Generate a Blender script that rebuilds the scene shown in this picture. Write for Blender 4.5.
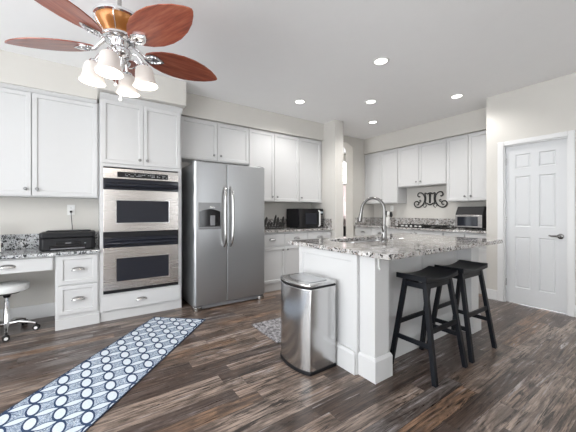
import bpy, bmesh, math, random
from mathutils import Vector, Matrix
random.seed(7)
PI = math.pi
for o in list(bpy.data.objects): bpy.data.objects.remove(o)
S = bpy.context.scene
C = S.collection

# ---------------------------------------------------------------- camera
cam_d = bpy.data.cameras.new('camera'); cam = bpy.data.objects.new('camera', cam_d); C.objects.link(cam)
cam_d.sensor_width = 36; cam_d.lens = 290/576*36; cam_d.shift_y = -4/576; cam_d.clip_start = .02
cam.location = (0, 0, 1.16)
cam.rotation_euler = (PI/2, 0, -math.atan2(.5682, .8229))
S.camera = cam
S.view_settings.view_transform = 'Standard'; S.view_settings.look = 'None'
S.view_settings.gamma = 1; S.view_settings.use_curve_mapping = False
S.view_settings.exposure = 0.0

# ---------------------------------------------------------------- sky, daylight and hall fill
W = bpy.data.worlds.new('daylight'); S.world = W; W.use_nodes = True
bg = W.node_tree.nodes['Background']; bg.inputs[0].default_value = (.93, .965, 1, 1); bg.inputs[1].default_value = 5.2

def area(name, loc, rot, sx, sy, power, col=(1, 1, 1), spread=PI):
    d = bpy.data.lights.new(name, 'AREA'); d.shape = 'RECTANGLE'; d.size = sx; d.size_y = sy
    d.energy = power; d.color = col; d.spread = spread
    o = bpy.data.objects.new(name, d); C.objects.link(o); o.location = loc; o.rotation_euler = rot
    return o
# daylight entering by the glazed openings left of the camera and in the hall, then an added fill
area('daylight_left_window', (-2.53, 0.9, 1.35), (0, -math.radians(118), 0), 2.0, 2.6, 44, (.95, .98, 1))
area('daylight_hall', (5.35, 5.55, 1.75), (-PI/2, 0, 0), .8, 1.5, 14, (1, 1, 1))
area('hall_side_fill', (2.64, 4.9, 1.5), (0, -PI/2, 0), 1.8, .9, 20, (1, 1, 1))  # added fill lamp, no opening in this hall wall; brightens the arch jamb

# ---------------------------------------------------------------- material helpers
class N:
    """small node-graph composer"""
    def __init__(s, name):
        s.m = bpy.data.materials.new(name); s.m.use_nodes = True
        s.t = s.m.node_tree; s.b = s.t.nodes['Principled BSDF']
    def set(s, **k):
        for a, v in k.items(): s.inp(s.b, a.replace('_', ' '), v)
        return s
    def inp(s, node, key, v):
        i = node.inputs[key]
        if isinstance(v, bpy.types.NodeSocket): s.t.links.new(v, i)
        elif isinstance(v, (tuple, list)): i.default_value = (*v, 1) if len(v) == 3 and i.type == 'RGBA' else v
        else: i.default_value = v
    def node(s, ty, props={}, **ins):
        n = s.t.nodes.new(ty)
        for a, v in props.items(): setattr(n, a, v)
        for a, v in ins.items():
            s.inp(n, int(a[1:]) if a[0] == '_' and a[1:].isdigit() else a.replace('_', ' '), v)
        return n
    def math(s, op, a, b=0., c=0.):
        return s.node('ShaderNodeMath', {'operation': op}, _0=a, _1=b, _2=c).outputs[0]
    def mix(s, f, a, b, mode='MIX'):
        n = s.node('ShaderNodeMix', {'data_type': 'RGBA', 'blend_type': mode})
        s.inp(n, 0, f); s.inp(n, 6, a); s.inp(n, 7, b); return n.outputs[2]
    def ramp(s, f, stops, interp='LINEAR'):
        n = s.node('ShaderNodeValToRGB', {}, Fac=f); n.color_ramp.interpolation = interp
        e = n.color_ramp.elements
        while len(e) > 1: e.remove(e[-1])
        for i, (p, c) in enumerate(stops):
            x = e[0] if i == 0 else e.new(p)
            x.position = p; x.color = (*c, 1) if len(c) == 3 else c
        return n.outputs[0]
    def coord(s, kind='Object', scale=(1, 1, 1)):
        o = s.node('ShaderNodeTexCoord').outputs[kind]
        return s.node('ShaderNodeMapping', {}, Vector=o, Scale=scale).outputs[0]
    def geo(s, scale=(1, 1, 1)):
        o = s.node('ShaderNodeNewGeometry').outputs['Position']
        return s.node('ShaderNodeMapping', {}, Vector=o, Scale=scale).outputs[0]
    def noise(s, v, scale, detail=3, rough=.5):
        return s.node('ShaderNodeTexNoise', {}, Vector=v, Scale=scale, Detail=detail, Roughness=rough).outputs[0]
    def bump(s, h, strength=.2, dist=.01):
        s.inp(s.b, 'Normal', s.node('ShaderNodeBump', {}, Height=h, Strength=strength, Distance=dist).outputs[0])

def plain(name, col, rough=.5, metal=0., spec=.5, bump=None, coat=0.):
    n = N(name); n.set(Roughness=rough, Metallic=metal)
    n.b.inputs['Specular IOR Level'].default_value = spec
    n.b.inputs['Coat Weight'].default_value = coat
    v = n.coord()
    nz = n.noise(v, 9, 2)
    n.set(Base_Color=n.mix(n.math('MULTIPLY', nz, .12), col, tuple(c*.82 for c in col)))
    if bump: n.bump(n.noise(v, bump[0], 3), bump[1], .002)
    return n.m

WALLC = (.64, .62, .583)
M = {}
M['wall'] = plain('painted_wall', WALLC, .75, spec=.25, bump=(60, .08))
M['ceiling'] = plain('ceiling_paint', (.93, .93, .93), .9, spec=.1, bump=(45, .12))
M['white'] = plain('white_cabinet_paint', (.62, .62, .62), .38, spec=.4)
M['trim'] = plain('white_trim_paint', (.76, .76, .76), .35, spec=.4)
M['door'] = plain('white_door_paint', (.68, .69, .70), .4, spec=.4)
M['chrome'] = plain('polished_chrome', (.80, .80, .81), .12, 1)
M['nickel'] = plain('brushed_nickel', (.50, .49, .48), .22, 1)
M['faucet_metal'] = plain('brushed_faucet_metal', (.22, .215, .21), .24, 1)
M['dark_nickel'] = plain('dark_nickel', (.30, .30, .30), .3, 1)
M['black'] = plain('black_plastic', (.010, .010, .012), .45, spec=.3)
M['gloss_black'] = plain('gloss_black', (.006, .006, .008), .08)
M['oven_black'] = plain('oven_black_trim', (.012, .014, .022), .12)
M['iron'] = plain('black_iron', (.012, .011, .010), .45)
M['stool'] = plain('black_painted_wood', (.006, .007, .010), .42, spec=.25, bump=(30, .1))
M['rubber'] = plain('grey_rubber', (.16, .16, .17), .6)
M['white_plastic'] = plain('white_plastic', (.82, .82, .80), .35)
M['cushion'] = plain('white_vinyl', (.80, .81, .80), .4, bump=(20, .1))
M['tire'] = plain('black_rubber', (.015, .015, .015), .6)
M['ceramic'] = plain('white_ceramic', (.80, .79, .77), .15)
M['edge'] = plain('navy_edge', (.035, .05, .09), .8)
M['pink'] = plain('pinkish_fabric', (.80, .70, .67), .8)
def translucent(name, col):
    n = N(name); d = n.node('ShaderNodeBsdfDiffuse', {}, Color=col); tr = n.node('ShaderNodeBsdfTranslucent', {}, Color=col)
    mx = n.node('ShaderNodeMixShader'); n.t.links.new(d.outputs[0], mx.inputs[1]); n.t.links.new(tr.outputs[0], mx.inputs[2]); mx.inputs[0].default_value = .5
    n.t.links.new(mx.outputs[0], n.t.nodes['Material Output'].inputs[0]); return n.m
M['pink'] = translucent('sheer_pinkish_fabric', (.80, .73, .725))
M['brown'] = plain('brown_wood', (.16, .08, .045), .5)
M['grey_plastic'] = plain('grey_plastic', (.20, .20, .21), .4)
M['panel_grey'] = plain('grey_dispenser_panel', (.26, .265, .27), .35)
M['screen'] = plain('dark_glass', (.02, .022, .03), .05)

def emis(name, col, strength, base=(.8, .8, .8)):
    n = N(name); n.set(Base_Color=base, Roughness=.4)
    n.b.inputs['Emission Color'].default_value = (*col, 1); n.b.inputs['Emission Strength'].default_value = strength
    return n.m
M['lamp'] = emis('lit_lamp', (1, .97, .92), 5)
M['display'] = emis('oven_display', (.7, .85, .9), .35, (.1, .1, .1))
M['frost'] = emis('lit_frosted_glass', (1, .95, .90), .14, (.62, .575, .54))

def touch_panel():
    n = N('oven_touch_panel'); p = n.coord()
    x = n.node('ShaderNodeSeparateXYZ', {}, Vector=p)
    fx = n.math('FRACT', n.math('MULTIPLY', x.outputs[0], 52.)); fz = n.math('FRACT', n.math('MULTIPLY', x.outputs[2], 62.))
    m = n.math('MULTIPLY', n.math('LESS_THAN', fx, .62), n.math('LESS_THAN', fz, .45))
    cell = n.node('ShaderNodeCombineXYZ', {}, X=n.math('FLOOR', n.math('MULTIPLY', x.outputs[0], 52.)), Y=n.math('FLOOR', n.math('MULTIPLY', x.outputs[2], 62.)))
    w = n.node('ShaderNodeTexWhiteNoise', {'noise_dimensions': '2D'}, Vector=cell.outputs[0]).outputs[0]
    r = n.math('MULTIPLY', n.math('GREATER_THAN', x.outputs[0], .20), n.math('MULTIPLY', n.math('GREATER_THAN', x.outputs[2], 1.252), n.math('LESS_THAN', x.outputs[2], 1.293)))
    m = n.math('MULTIPLY', n.math('MULTIPLY', m, n.math('GREATER_THAN', w, .35)), r)
    n.set(Base_Color=n.mix(m, (.008, .008, .010), (.45, .46, .47)), Roughness=.12)
    return n.m
M['touch_panel'] = touch_panel()
def steel(name, col, rough, axis, bs=.02):
    n = N(name); v = n.coord('Object', axis)
    st = n.noise(v, 1, 4, .6)
    n.set(Metallic=1., Base_Color=n.mix(st, tuple(c*.95 for c in col), tuple(min(1, c*1.04) for c in col)))
    n.set(Roughness=n.math('MULTIPLY_ADD', st, .06, rough-.03))
    n.bump(st, bs, .001)
    return n.m
M['steel'] = steel('brushed_steel', (.55, .56, .575), .30, (3, 3, 220))
M['fridge_steel'] = steel('brushed_fridge_steel', (.50, .51, .525), .36, (3, 3, 200))
M['oven_steel'] = steel('brushed_oven_steel', (.58, .545, .52), .27, (1, 1, 30), .004)
M['toaster_steel'] = steel('brushed_dark_steel', (.36, .34, .33), .28, (2, 2, 60))
M['can_steel'] = steel('brushed_can_steel', (.60, .60, .60), .20, (120, 120, 2))

def granite(name, light, dark, brown, dens=.5, sc=120., kd=.5):
    n = N(name); v = n.geo()
    big = n.noise(v, 11, 4, .6)
    base = n.ramp(big, [(.32, tuple(c*.72 for c in light)), (.5, light), (.68, (.84, .835, .83))])
    vor = n.node('ShaderNodeTexVoronoi', {'feature': 'F1'}, Vector=v, Scale=sc)
    spk = n.node('ShaderNodeSeparateColor', {}, Color=vor.outputs['Color'])
    reg = n.noise(v, 26, 3, .6)
    # grey crystals, brown crystals and black crystals, clumped by region
    g = n.math('GREATER_THAN', spk.outputs[0], .6)
    c1 = n.mix(n.math('MULTIPLY', g, .55), base, (.36, .355, .35))
    b = n.math('MULTIPLY', n.math('GREATER_THAN', spk.outputs[1], .80), n.math('GREATER_THAN', reg, .48))
    c2 = n.mix(b, c1, brown)
    k = n.math('MULTIPLY', n.math('GREATER_THAN', spk.outputs[2], 1-dens), n.math('GREATER_THAN', n.noise(v, 34, 2), kd))
    c3 = n.mix(k, c2, dark)
    n.set(Base_Color=c3, Roughness=.07)
    return n.m
M['granite'] = granite('speckled_granite', (.52, .50, .485), (.025, .022, .02), (.22, .16, .125), .42, 125., .50)
M['desk_granite'] = granite('black_white_granite', (.60, .62, .64), (.03, .032, .036), (.22, .22, .22), .50, 125., .48)

# floor: rustic mixed planks laid along X
def floor_mat():
    n = N('rustic_wood_planks'); p = n.node('ShaderNodeNewGeometry').outputs['Position']
    xyz = n.node('ShaderNodeSeparateXYZ', {}, Vector=p)
    PW, PL = .104, .92
    row = n.math('FLOOR', n.math('DIVIDE', xyz.outputs[1], PW))
    rr = n.node('ShaderNodeTexWhiteNoise', {'noise_dimensions': '1D'}, W=row)
    xs = n.math('ADD', n.math('DIVIDE', xyz.outputs[0], PL), n.math('MULTIPLY', rr.outputs[0], 7.31))
    col = n.math('FLOOR', xs)
    cell = n.node('ShaderNodeCombineXYZ', {}, X=row, Y=col)
    wn = n.node('ShaderNodeTexWhiteNoise', {'noise_dimensions': '2D'}, Vector=cell.outputs[0])
    rnd = n.node('ShaderNodeSeparateColor', {}, Color=wn.outputs[1])
    off = n.math('MULTIPLY', rnd.outputs[0], 37.)
    gv = n.node('ShaderNodeCombineXYZ', {}, X=n.math('ADD', n.math('MULTIPLY', xyz.outputs[0], 1.6), off), Y=n.math('MULTIPLY', xyz.outputs[1], 24.), Z=off)
    gf = n.node('ShaderNodeCombineXYZ', {}, X=n.math('ADD', n.math('MULTIPLY', xyz.outputs[0], 5.), off), Y=n.math('MULTIPLY', xyz.outputs[1], 90.), Z=off)
    grain = n.node('ShaderNodeTexNoise', {}, Vector=gv.outputs[0], Scale=1., Detail=9., Roughness=.72, Distortion=1.6).outputs[0]
    fine = n.node('ShaderNodeTexNoise', {}, Vector=gf.outputs[0], Scale=1., Detail=4., Roughness=.7).outputs[0]
    plank = n.ramp(rnd.outputs[1], [(0, (.10, .064, .048)), (.18, (.20, .14, .105)), (.36, (.31, .225, .175)), (.52, (.13, .095, .082)),
                                    (.68, (.38, .29, .235)), (.82, (.19, .165, .155)), (.93, (.29, .175, .11))], 'CONSTANT')
    med = n.node('ShaderNodeTexNoise', {}, Vector=n.node('ShaderNodeCombineXYZ', {}, X=n.math('ADD', n.math('MULTIPLY', xyz.outputs[0], 3.), off), Y=n.math('MULTIPLY', xyz.outputs[1], 9.), Z=off).outputs[0], Scale=1., Detail=5., Roughness=.6, Distortion=1.).outputs[0]
    plank = n.mix(n.ramp(med, [(.40, (.7, .7, .7)), (.56, (0, 0, 0))]), plank, (.07, .048, .038))
    dark = n.mix(n.ramp(grain, [(.40, (1, 1, 1)), (.46, (0, 0, 0))]), plank, (.020, .013, .010))
    wear = n.ramp(grain, [(.545, (0, 0, 0)), (.60, (1, 1, 1))])
    wr = n.math('MULTIPLY', n.math('MULTIPLY', wear, n.ramp(med, [(.42, (.15, .15, .15)), (.60, (1, 1, 1))])), n.math('MULTIPLY_ADD', rnd.outputs[2], .8, .25))
    c = n.mix(wr, dark, (.50, .475, .48))
    c = n.mix(n.ramp(fine, [(.38, (.7, .7, .7)), (.58, (0, 0, 0))]), c, (.028, .018, .013))
    fy = n.math('FRACT', n.math('DIVIDE', xyz.outputs[1], PW)); fx = n.math('FRACT', xs)
    gap = n.math('MAXIMUM', n.math('LESS_THAN', fy, .022), n.math('LESS_THAN', fx, .0022))
    c = n.mix(n.math('MULTIPLY', gap, .8), c, (.012, .009, .007))
    n.set(Base_Color=c, Roughness=n.math('MULTIPLY_ADD', fine, .22, .20))
    n.b.inputs['Specular IOR Level'].default_value = .6
    n.bump(n.math('SUBTRACT', n.math('MULTIPLY_ADD', fine, .5, n.math('MULTIPLY', grain, .5)), gap), .25, .002)
    return n.m
M['floor'] = floor_mat()

def blade_mat():
    n = N('cherry_wood_blade'); v = n.coord('Object', (4, 45, 45))
    g = n.noise(v, 1, 5, .6)
    n.set(Base_Color=n.ramp(g, [(.3, (.16, .030, .013)), (.5, (.30, .065, .030)), (.72, (.42, .13, .065))]), Roughness=.38)
    n.b.inputs['Coat Weight'].default_value = .6; n.b.inputs['Coat Roughness'].default_value = .25
    return n.m
M['blade'] = blade_mat()
M['amber'] = plain('amber_motor_finish', (.42, .17, .045), .25, .35)

def runner_mat():
    n = N('trellis_runner_weave'); p = n.node('ShaderNodeTexCoord').outputs['Object']
    x = n.node('ShaderNodeSeparateXYZ', {}, Vector=p)
    T = .1345
    yy = n.math('MULTIPLY', x.outputs[1], 1.0033)
    pp = n.math('DIVIDE', n.math('ADD', x.outputs[0], yy), .1925)
    qq = n.math('SUBTRACT', pp, n.math('DIVIDE', x.outputs[1], .091))
    def cen(v, ph): return n.math('MULTIPLY', n.math('SUBTRACT', n.math('FRACT', n.math('ADD', v, 100.5-ph)), .5), T)
    cu, cv = cen(pp, .77), cen(qq, .24)
    def ell(a, b, ra, rb):
        return n.math('SQRT', n.math('ADD', n.math('POWER', n.math('DIVIDE', a, ra), 2.), n.math('POWER', n.math('DIVIDE', b, rb), 2.)))
    e = ell(cu, cv, .062, .034)
    inside = n.math('LESS_THAN', e, 1.10); core = n.math('LESS_THAN', e, .80)
    # pointed lens between two chains, at the joint of the ovals
    lu, lv = cen(qq, .74), cen(pp, 1.27)
    au = n.math('DIVIDE', n.math('ABSOLUTE', lu), .064)
    edge = n.math('MULTIPLY', n.math('SUBTRACT', 1., n.math('POWER', au, 2.)), .030)
    dd = n.math('SUBTRACT', edge, n.math('ABSOLUTE', lv))
    lens = n.math('GREATER_THAN', dd, 0.); lcore = n.math('GREATER_THAN', dd, .0075)
    # small dark glyph-like weave in the rest
    gl = n.node('ShaderNodeTexBrick', {}, Vector=n.node('ShaderNodeMapping', {}, Vector=p, Scale=(1, 1, 1), Rotation=(0, 0, PI/4)).outputs[0],
                Color1=(.04, .07, .14, 1), Color2=(.30, .38, .50, 1), Mortar=(.62, .68, .75, 1), Scale=42., Mortar_Size=.03, Brick_Width=.55, Row_Height=.35).outputs[0]
    nz = n.noise(p, 110, 2, .6)
    glyph = n.mix(n.math('GREATER_THAN', nz, .60), gl, (.60, .66, .72))
    c = n.mix(lens, glyph, (.045, .08, .15)); c = n.mix(lcore, c, (.62, .68, .74))
    c = n.mix(inside, c, (.035, .06, .12)); c = n.mix(core, c, n.mix(nz, (.50, .57, .64), (.76, .80, .83)))
    n.set(Base_Color=c, Roughness=.95); n.b.inputs['Specular IOR Level'].default_value = .1
    n.bump(n.noise(p, 400, 2), .3, .002)
    return n.m
M['runner'] = runner_mat()
def mat_mat():
    n = N('grey_woven_mat'); p = n.coord()
    a = n.noise(p, 38, 4, .7)
    n.set(Base_Color=n.ramp(a, [(.38, (.10, .095, .10)), (.5, (.26, .25, .26)), (.62, (.42, .41, .42))]), Roughness=.95)
    return n.m
M['mat'] = mat_mat()
def glass_mat():
    n = N('window_glass'); n.set(Base_Color=(1, 1, 1), Roughness=0.)
    n.b.inputs['Transmission Weight'].default_value = 1; n.b.inputs['IOR'].default_value = 1.05
    return n.m
M['glass'] = glass_mat()

# ---------------------------------------------------------------- mesh helpers
def mbox(bm, x0, x1, y0, y1, z0, z1):
    vs = [bm.verts.new(p) for p in ((x0,y0,z0),(x1,y0,z0),(x1,y1,z0),(x0,y1,z0),(x0,y0,z1),(x1,y0,z1),(x1,y1,z1),(x0,y1,z1))]
    fs = [bm.faces.new([vs[i] for i in q]) for q in ((0,3,2,1),(4,5,6,7),(0,1,5,4),(1,2,6,5),(2,3,7,6),(3,0,4,7))]
    bm.normal_update()
    return vs, fs
def frame_of(d):
    d = Vector(d).normalized(); a = Vector((0, 0, 1)) if abs(d.z) < .9 else Vector((1, 0, 0))
    u = d.cross(a).normalized(); return u, d.cross(u).normalized()
def tube(bm, pts, r, seg=10, caps=True, closed=False):
    pts = [Vector(p) for p in pts]; n = len(pts)
    rs = r if isinstance(r, (list, tuple)) else [r]*n
    rings = []; u = None
    for i, p in enumerate(pts):
        if closed: d = pts[(i+1) % n]-pts[i-1]
        else: d = pts[min(i+1, n-1)]-pts[max(i-1, 0)]
        if u is None: u, v = frame_of(d)
        else:
            d.normalize(); u = (u-d*u.dot(d)).normalized(); v = d.cross(u)
        if u is not None and i == 0: d.normalize(); v = d.cross(u)
        rings.append([bm.verts.new(p+(u*math.cos(2*PI*k/seg)+v*math.sin(2*PI*k/seg))*rs[i]) for k in range(seg)])
    m = n if closed else n-1
    for i in range(m):
        A, B = rings[i], rings[(i+1) % n]
        for k in range(seg): bm.faces.new((A[k], A[(k+1) % seg], B[(k+1) % seg], B[k]))
    if caps and not closed:
        bm.faces.new(rings[0][::-1]); bm.faces.new(rings[-1])
def lathe(bm, prof, c=(0, 0, 0), seg=28, axis='z', cap=True):
    c = Vector(c); rings = []
    for r, h in prof:
        ring = []
        for k in range(seg):
            a = 2*PI*k/seg; x, y = r*math.cos(a), r*math.sin(a)
            p = (x, y, h) if axis == 'z' else ((h, x, y) if axis == 'x' else (y, h, x))
            ring.append(bm.verts.new(c+Vector(p)))
        rings.append(ring)
    for A, B in zip(rings, rings[1:]):
        for k in range(seg): bm.faces.new((A[k], A[(k+1) % seg], B[(k+1) % seg], B[k]))
    if cap:
        if prof[0][0] > 1e-4: bm.faces.new(rings[0][::-1])
        if prof[-1][0] > 1e-4: bm.faces.new(rings[-1])
def prism(bm, pts, z0, z1):
    a = [bm.verts.new((x, y, z0)) for x, y in pts]; b = [bm.verts.new((x, y, z1)) for x, y in pts]
    bm.faces.new(a[::-1]); bm.faces.new(b); n = len(pts)
    for i in range(n): bm.faces.new((a[i], a[(i+1) % n], b[(i+1) % n], b[i]))
def obar(bm, a, b, w, d, up=(0, 0, 1)):
    """square bar from a to b"""
    a, b = Vector(a), Vector(b); dr = (b-a).normalized(); u = dr.cross(Vector(up))
    if u.length < .01: u = Vector((1, 0, 0))
    u.normalize(); v = dr.cross(u).normalized(); R = []
    for p in (a, b): R.append([bm.verts.new(p+u*sx*w/2+v*sy*d/2) for sx, sy in ((-1,-1),(1,-1),(1,1),(-1,1))])
    bm.faces.new(R[0][::-1]); bm.faces.new(R[1])
    for k in range(4): bm.faces.new((R[0][k], R[0][(k+1) % 4], R[1][(k+1) % 4], R[1][k]))
def obj(name, bm, mat, parent=None, bevel=0, smooth=False, loc=None, rot=None, seg=2):
    bmesh.ops.recalc_face_normals(bm, faces=bm.faces)
    me = bpy.data.meshes.new(name); bm.to_mesh(me); bm.free()
    me.materials.append(mat)
    o = bpy.data.objects.new(name, me); C.objects.link(o)
    if parent: o.parent = parent
    if loc: o.location = loc
    if rot: o.rotation_euler = rot
    if smooth:
        for p in me.polygons: p.use_smooth = True
        try: me.set_sharp_from_angle(angle=math.radians(40))
        except Exception: pass
    if bevel:
        b = o.modifiers.new('bevel', 'BEVEL'); b.width = bevel; b.segments = seg; b.limit_method = 'ANGLE'
    return o
def bx(name, b, mat, parent=None, bevel=.002, **k):
    bm = bmesh.new(); mbox(bm, *b); return obj(name, bm, mat, parent, bevel, **k)
def thing(name, label, cat, loc=(0, 0, 0), rotz=0, group=None):
    o = bpy.data.objects.new(name, None); C.objects.link(o); o.empty_display_size = .05
    o.location = loc; o.rotation_euler = (0, 0, rotz); o['label'] = label; o['category'] = cat
    if group: o['group'] = group
    return o
def tag(o, label, cat, group=None):
    o['label'] = label; o['category'] = cat
    if group: o['group'] = group
    return o
def struct(name, bm, mat, bevel=0, parent=None):
    o = obj(name, bm, mat, parent, bevel)
    if not parent: o['kind'] = 'structure'
    return o
def sbox(name, b, mat, bevel=0, parent=None):
    bm = bmesh.new(); mbox(bm, *b); return struct(name, bm, mat, bevel, parent)
def copy_tree(o, parent=None):
    c = o.copy(); C.objects.link(c); c.parent = parent
    for ch in list(o.children): copy_tree(ch, c)
    return c

# ---------------------------------------------------------------- room shell
H = 2.70
YB, XR, XK = 4.16, 4.43, 5.16
sbox('floor', (-2.6, 6.6, -3.0, 5.6, -.08, 0), M['floor'])
sbox('ceiling', (-2.6, 6.6, -3.0, 5.6, H, H+.1), M['ceiling'])
# back wall with an arched opening between the kitchen corner and the wall stub
bm = bmesh.new()
ax0, ax1 = 3.70, 4.50; sp = 2.45; rise = .14
arc = []
for i in range(17):
    t = PI*i/16; arc.append(((ax0+ax1)/2+(ax1-ax0)/2*math.cos(t), sp+rise*math.sin(t)))
mbox(bm, -2.6, ax0, YB, YB+.20, 0, H); mbox(bm, ax1, 6.6, YB, YB+.20, 0, H)
arc = arc[::-1]                      # from ax0 to ax1
V = [[(bm.verts.new((x, y, z)), bm.verts.new((x, y, H))) for x, z in arc] for y in (YB, YB+.20)]
for i in range(16):
    for q in (0, 1): bm.faces.new((V[q][i][0], V[q][i+1][0], V[q][i+1][1], V[q][i][1]))
    bm.faces.new((V[0][i][0], V[0][i+1][0], V[1][i+1][0], V[1][i][0])); bm.faces.new((V[0][i][1], V[0][i+1][1], V[1][i+1][1], V[1][i][1]))
struct('wall_back', bm, M['wall'])
sbox('wall_stub', (3.385, 3.575, 3.52, YB, 0, H), M['wall'], .004)
# right wall with the doorway, its return and the kitchen wall
bm = bmesh.new()
DY0, DY1, DH = .89, 1.50, 2.01
mbox(bm, XR, XR+.12, DY1, 1.70, 0, H); mbox(bm, XR, XR+.12, -3.0, DY0, 0, H); mbox(bm, XR, XR+.12, DY0, DY1, DH, H)
struct('wall_right', bm, M['wall'])
sbox('wall_return', (XR+.12, XK, 1.60, 1.70, 0, H), M['wall'])
sbox('wall_kitchen', (XK, XK+.12, 1.60, YB, 0, H), M['wall'])
# walls beside and behind the camera, with glazed openings
bm = bmesh.new()
xs_ = [-2.6, -.7, .2, 2.4, 3.3, XR+.12]
for k in range(5):
    if k % 2 == 0: mbox(bm, xs_[k], xs_[k+1], -3.1, -3.0, 0, H)
    else: mbox(bm, xs_[k], xs_[k+1], -3.1, -3.0, 0, .7); mbox(bm, xs_[k], xs_[k+1], -3.1, -3.0, 2.3, H)
struct('wall_rear', bm, M['wall'])
bm = bmesh.new()
mbox(bm, -2.7, -2.6, -3.0, -2.6, 0, H); mbox(bm, -2.7, -2.6, 2.9, YB, 0, H); mbox(bm, -2.7, -2.6, -2.6, 2.9, 2.58, H); mbox(bm, -2.7, -2.6, -2.6, 2.9, 0, .12)
for yy in (-1.2, .15, 1.5): mbox(bm, -2.68, -2.62, yy-.04, yy+.04, .12, 2.58)
struct('wall_left', bm, M['wall'])
# soffits above the cabinets
sbox('wall_soffit_back', (.96, 3.385, 3.81, YB, 2.405, H), M['wall'], .003)
sbox('wall_soffit_desk', (-2.6, .085, 3.81, YB, 2.395, H), M['wall'], .003)
sbox('wall_soffit_oven', (.085, .96, 3.50, YB, 2.41, H), M['wall'], .006)
sbox('wall_soffit_kitchen', (4.83, XK, 1.70, YB, 2.385, H), M['wall'], .003)
# baseboards
def baseboard(name, b): return sbox(name, b, M['trim'], .004)
baseboard('baseboard_desk', (-.985, -.264, YB-.016, YB, 0, .15))
baseboard('baseboard_right', (XR-.016, XR, 1.569, 1.70, 0, .13))
baseboard('baseboard_right_near', (XR-.016, XR, -3.0, .833, 0, .13))
baseboard('baseboard_stub', (3.385, 3.575, 3.504, 3.52, 0, .12))
baseboard('baseboard_left', (-2.6, -2.584, -3.0, YB, 0, .13))
# door casing (trim) and the six-panel door
bm = bmesh.new()
mbox(bm, XR-.018, XR, DY1, DY1+.068, 0, DH+.056); mbox(bm, XR-.018, XR, DY0-.056, DY0, 0, DH+.056); mbox(bm, XR-.018, XR, DY0, DY1, DH, DH+.056)
struct('trim_1', bm, M['trim'], .006)
bm = bmesh.new()
mbox(bm, XR, XR+.12, DY1-.012, DY1, 0, DH); mbox(bm, XR, XR+.12, DY0, DY0+.012, 0, DH); mbox(bm, XR, XR+.12, DY0+.012, DY1-.012, DH-.012, DH)
struct('trim_2', bm, M['trim'], .001)
def six_panel_door():
    w = DY1-DY0-.03; h = DH-.02; t = .035
    xs = [0, .095, w/2-.04, w/2+.04, w-.095, w]
    zs = [0, .20, .84, .97, 1.60, 1.70, 1.875, h]
    bm = bmesh.new(); g = {}
    for i, x in enumerate(xs):
        for j, z in enumerate(zs): g[i, j] = bm.verts.new((x, 0, z))
    pan = []
    for i in range(5):
        for j in range(7):
            f = bm.faces.new((g[i, j], g[i+1, j], g[i+1, j+1], g[i, j+1]))
            if i in (1, 3) and j in (1, 3, 5): pan.append(f)
    bm.normal_update()
    for f in pan:
        n = f.normal.copy()
        r = bmesh.ops.inset_individual(bm, faces=[f], thickness=.014, depth=0)
        for v in f.verts: v.co.y += .010
        r = bmesh.ops.inset_individual(bm, faces=[f], thickness=.022, depth=0)
        for v in f.verts: v.co.y -= .006
    ed = [e for e in bm.edges if len(e.link_faces) == 1]
    r = bmesh.ops.extrude_edge_only(bm, edges=ed)
    nv = [v for v in r['geom'] if isinstance(v, bmesh.types.BMVert)]
    for v in nv: v.co.y = t
    bm.edges.ensure_lookup_table()
    ed = [e for e in bm.edges if len(e.link_faces) == 1]
    bmesh.ops.contextual_create(bm, geom=ed)
    return bm, w
bm, dw = six_panel_door()
d = obj('door_1', bm, M['door'], loc=(XR+.03, DY1-.015, .008), rot=(0, 0, -PI/2)); d['kind'] = 'structure'
# lever handle, in the door's local space (x along the door, -y out of it)
bm = bmesh.new(); hx, hz = dw-.055, .872
lathe(bm, [(.0, -.012), (.022, -.012), (.030, -.006), (.031, 0)], (hx, 0, hz), 24, 'y'); tube(bm, [(hx, -.01, hz), (hx, -.05, hz)], .011, 12)
tube(bm, [(hx+.008, -.05, hz), (hx-.03, -.053, hz+.003), (hx-.07, -.052, hz+.002), (hx-.092, -.048, hz+.007)], [.013, .011, .009, .007], 12)
o = obj('door_handle', bm, M['faucet_metal'], d, smooth=True); o['label'] = 'satin metal lever handle'
for z in (.25, 1.05, 1.80):
    bm = bmesh.new(); tube(bm, [(.0, -.004, z-.045), (.0, -.004, z+.045)], .006, 8)
    obj('hinge', bm, M['nickel'], d, smooth=True)

# hallway beyond the arch: side walls and a bright window
bm = bmesh.new()
wx0, wx1, wz0, wz1 = 4.95, 5.75, .95, 2.52
HY = 5.45
mbox(bm, 2.6, wx0, HY, HY+.12, 0, H); mbox(bm, wx1, 6.6, HY, HY+.12, 0, H); mbox(bm, wx0, wx1, HY, HY+.12, 0, wz0); mbox(bm, wx0, wx1, HY, HY+.12, wz1, H)
struct('wall_hall', bm, M['wall'])
sbox('wall_hall_left', (2.5, 2.6, YB+.20, HY, 0, H), M['wall'])
sbox('wall_hall_right', (6.5, 6.6, YB+.20, HY, 0, H), M['wall'])
bm = bmesh.new()
mbox(bm, wx0, wx0+.04, HY-.01, HY+.05, wz0, wz1); mbox(bm, wx1-.04, wx1, HY-.01, HY+.05, wz0, wz1)
mbox(bm, wx0+.04, wx1-.04, HY-.01, HY+.05, wz0, wz0+.04); mbox(bm, wx0+.04, wx1-.04, HY-.01, HY+.05, wz1-.04, wz1)
mbox(bm, wx0+.04, wx1-.04, HY-.01, HY+.05, 1.86, 1.91); mbox(bm, 5.455, 5.485, HY, HY+.04, 1.91, wz1-.04)
w1 = struct('window_1', bm, M['trim'], .002)
bx('window_pane', (wx0+.04, wx1-.04, HY+.025, HY+.031, wz0+.04, wz1-.04), M['glass'], w1, 0)

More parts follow.
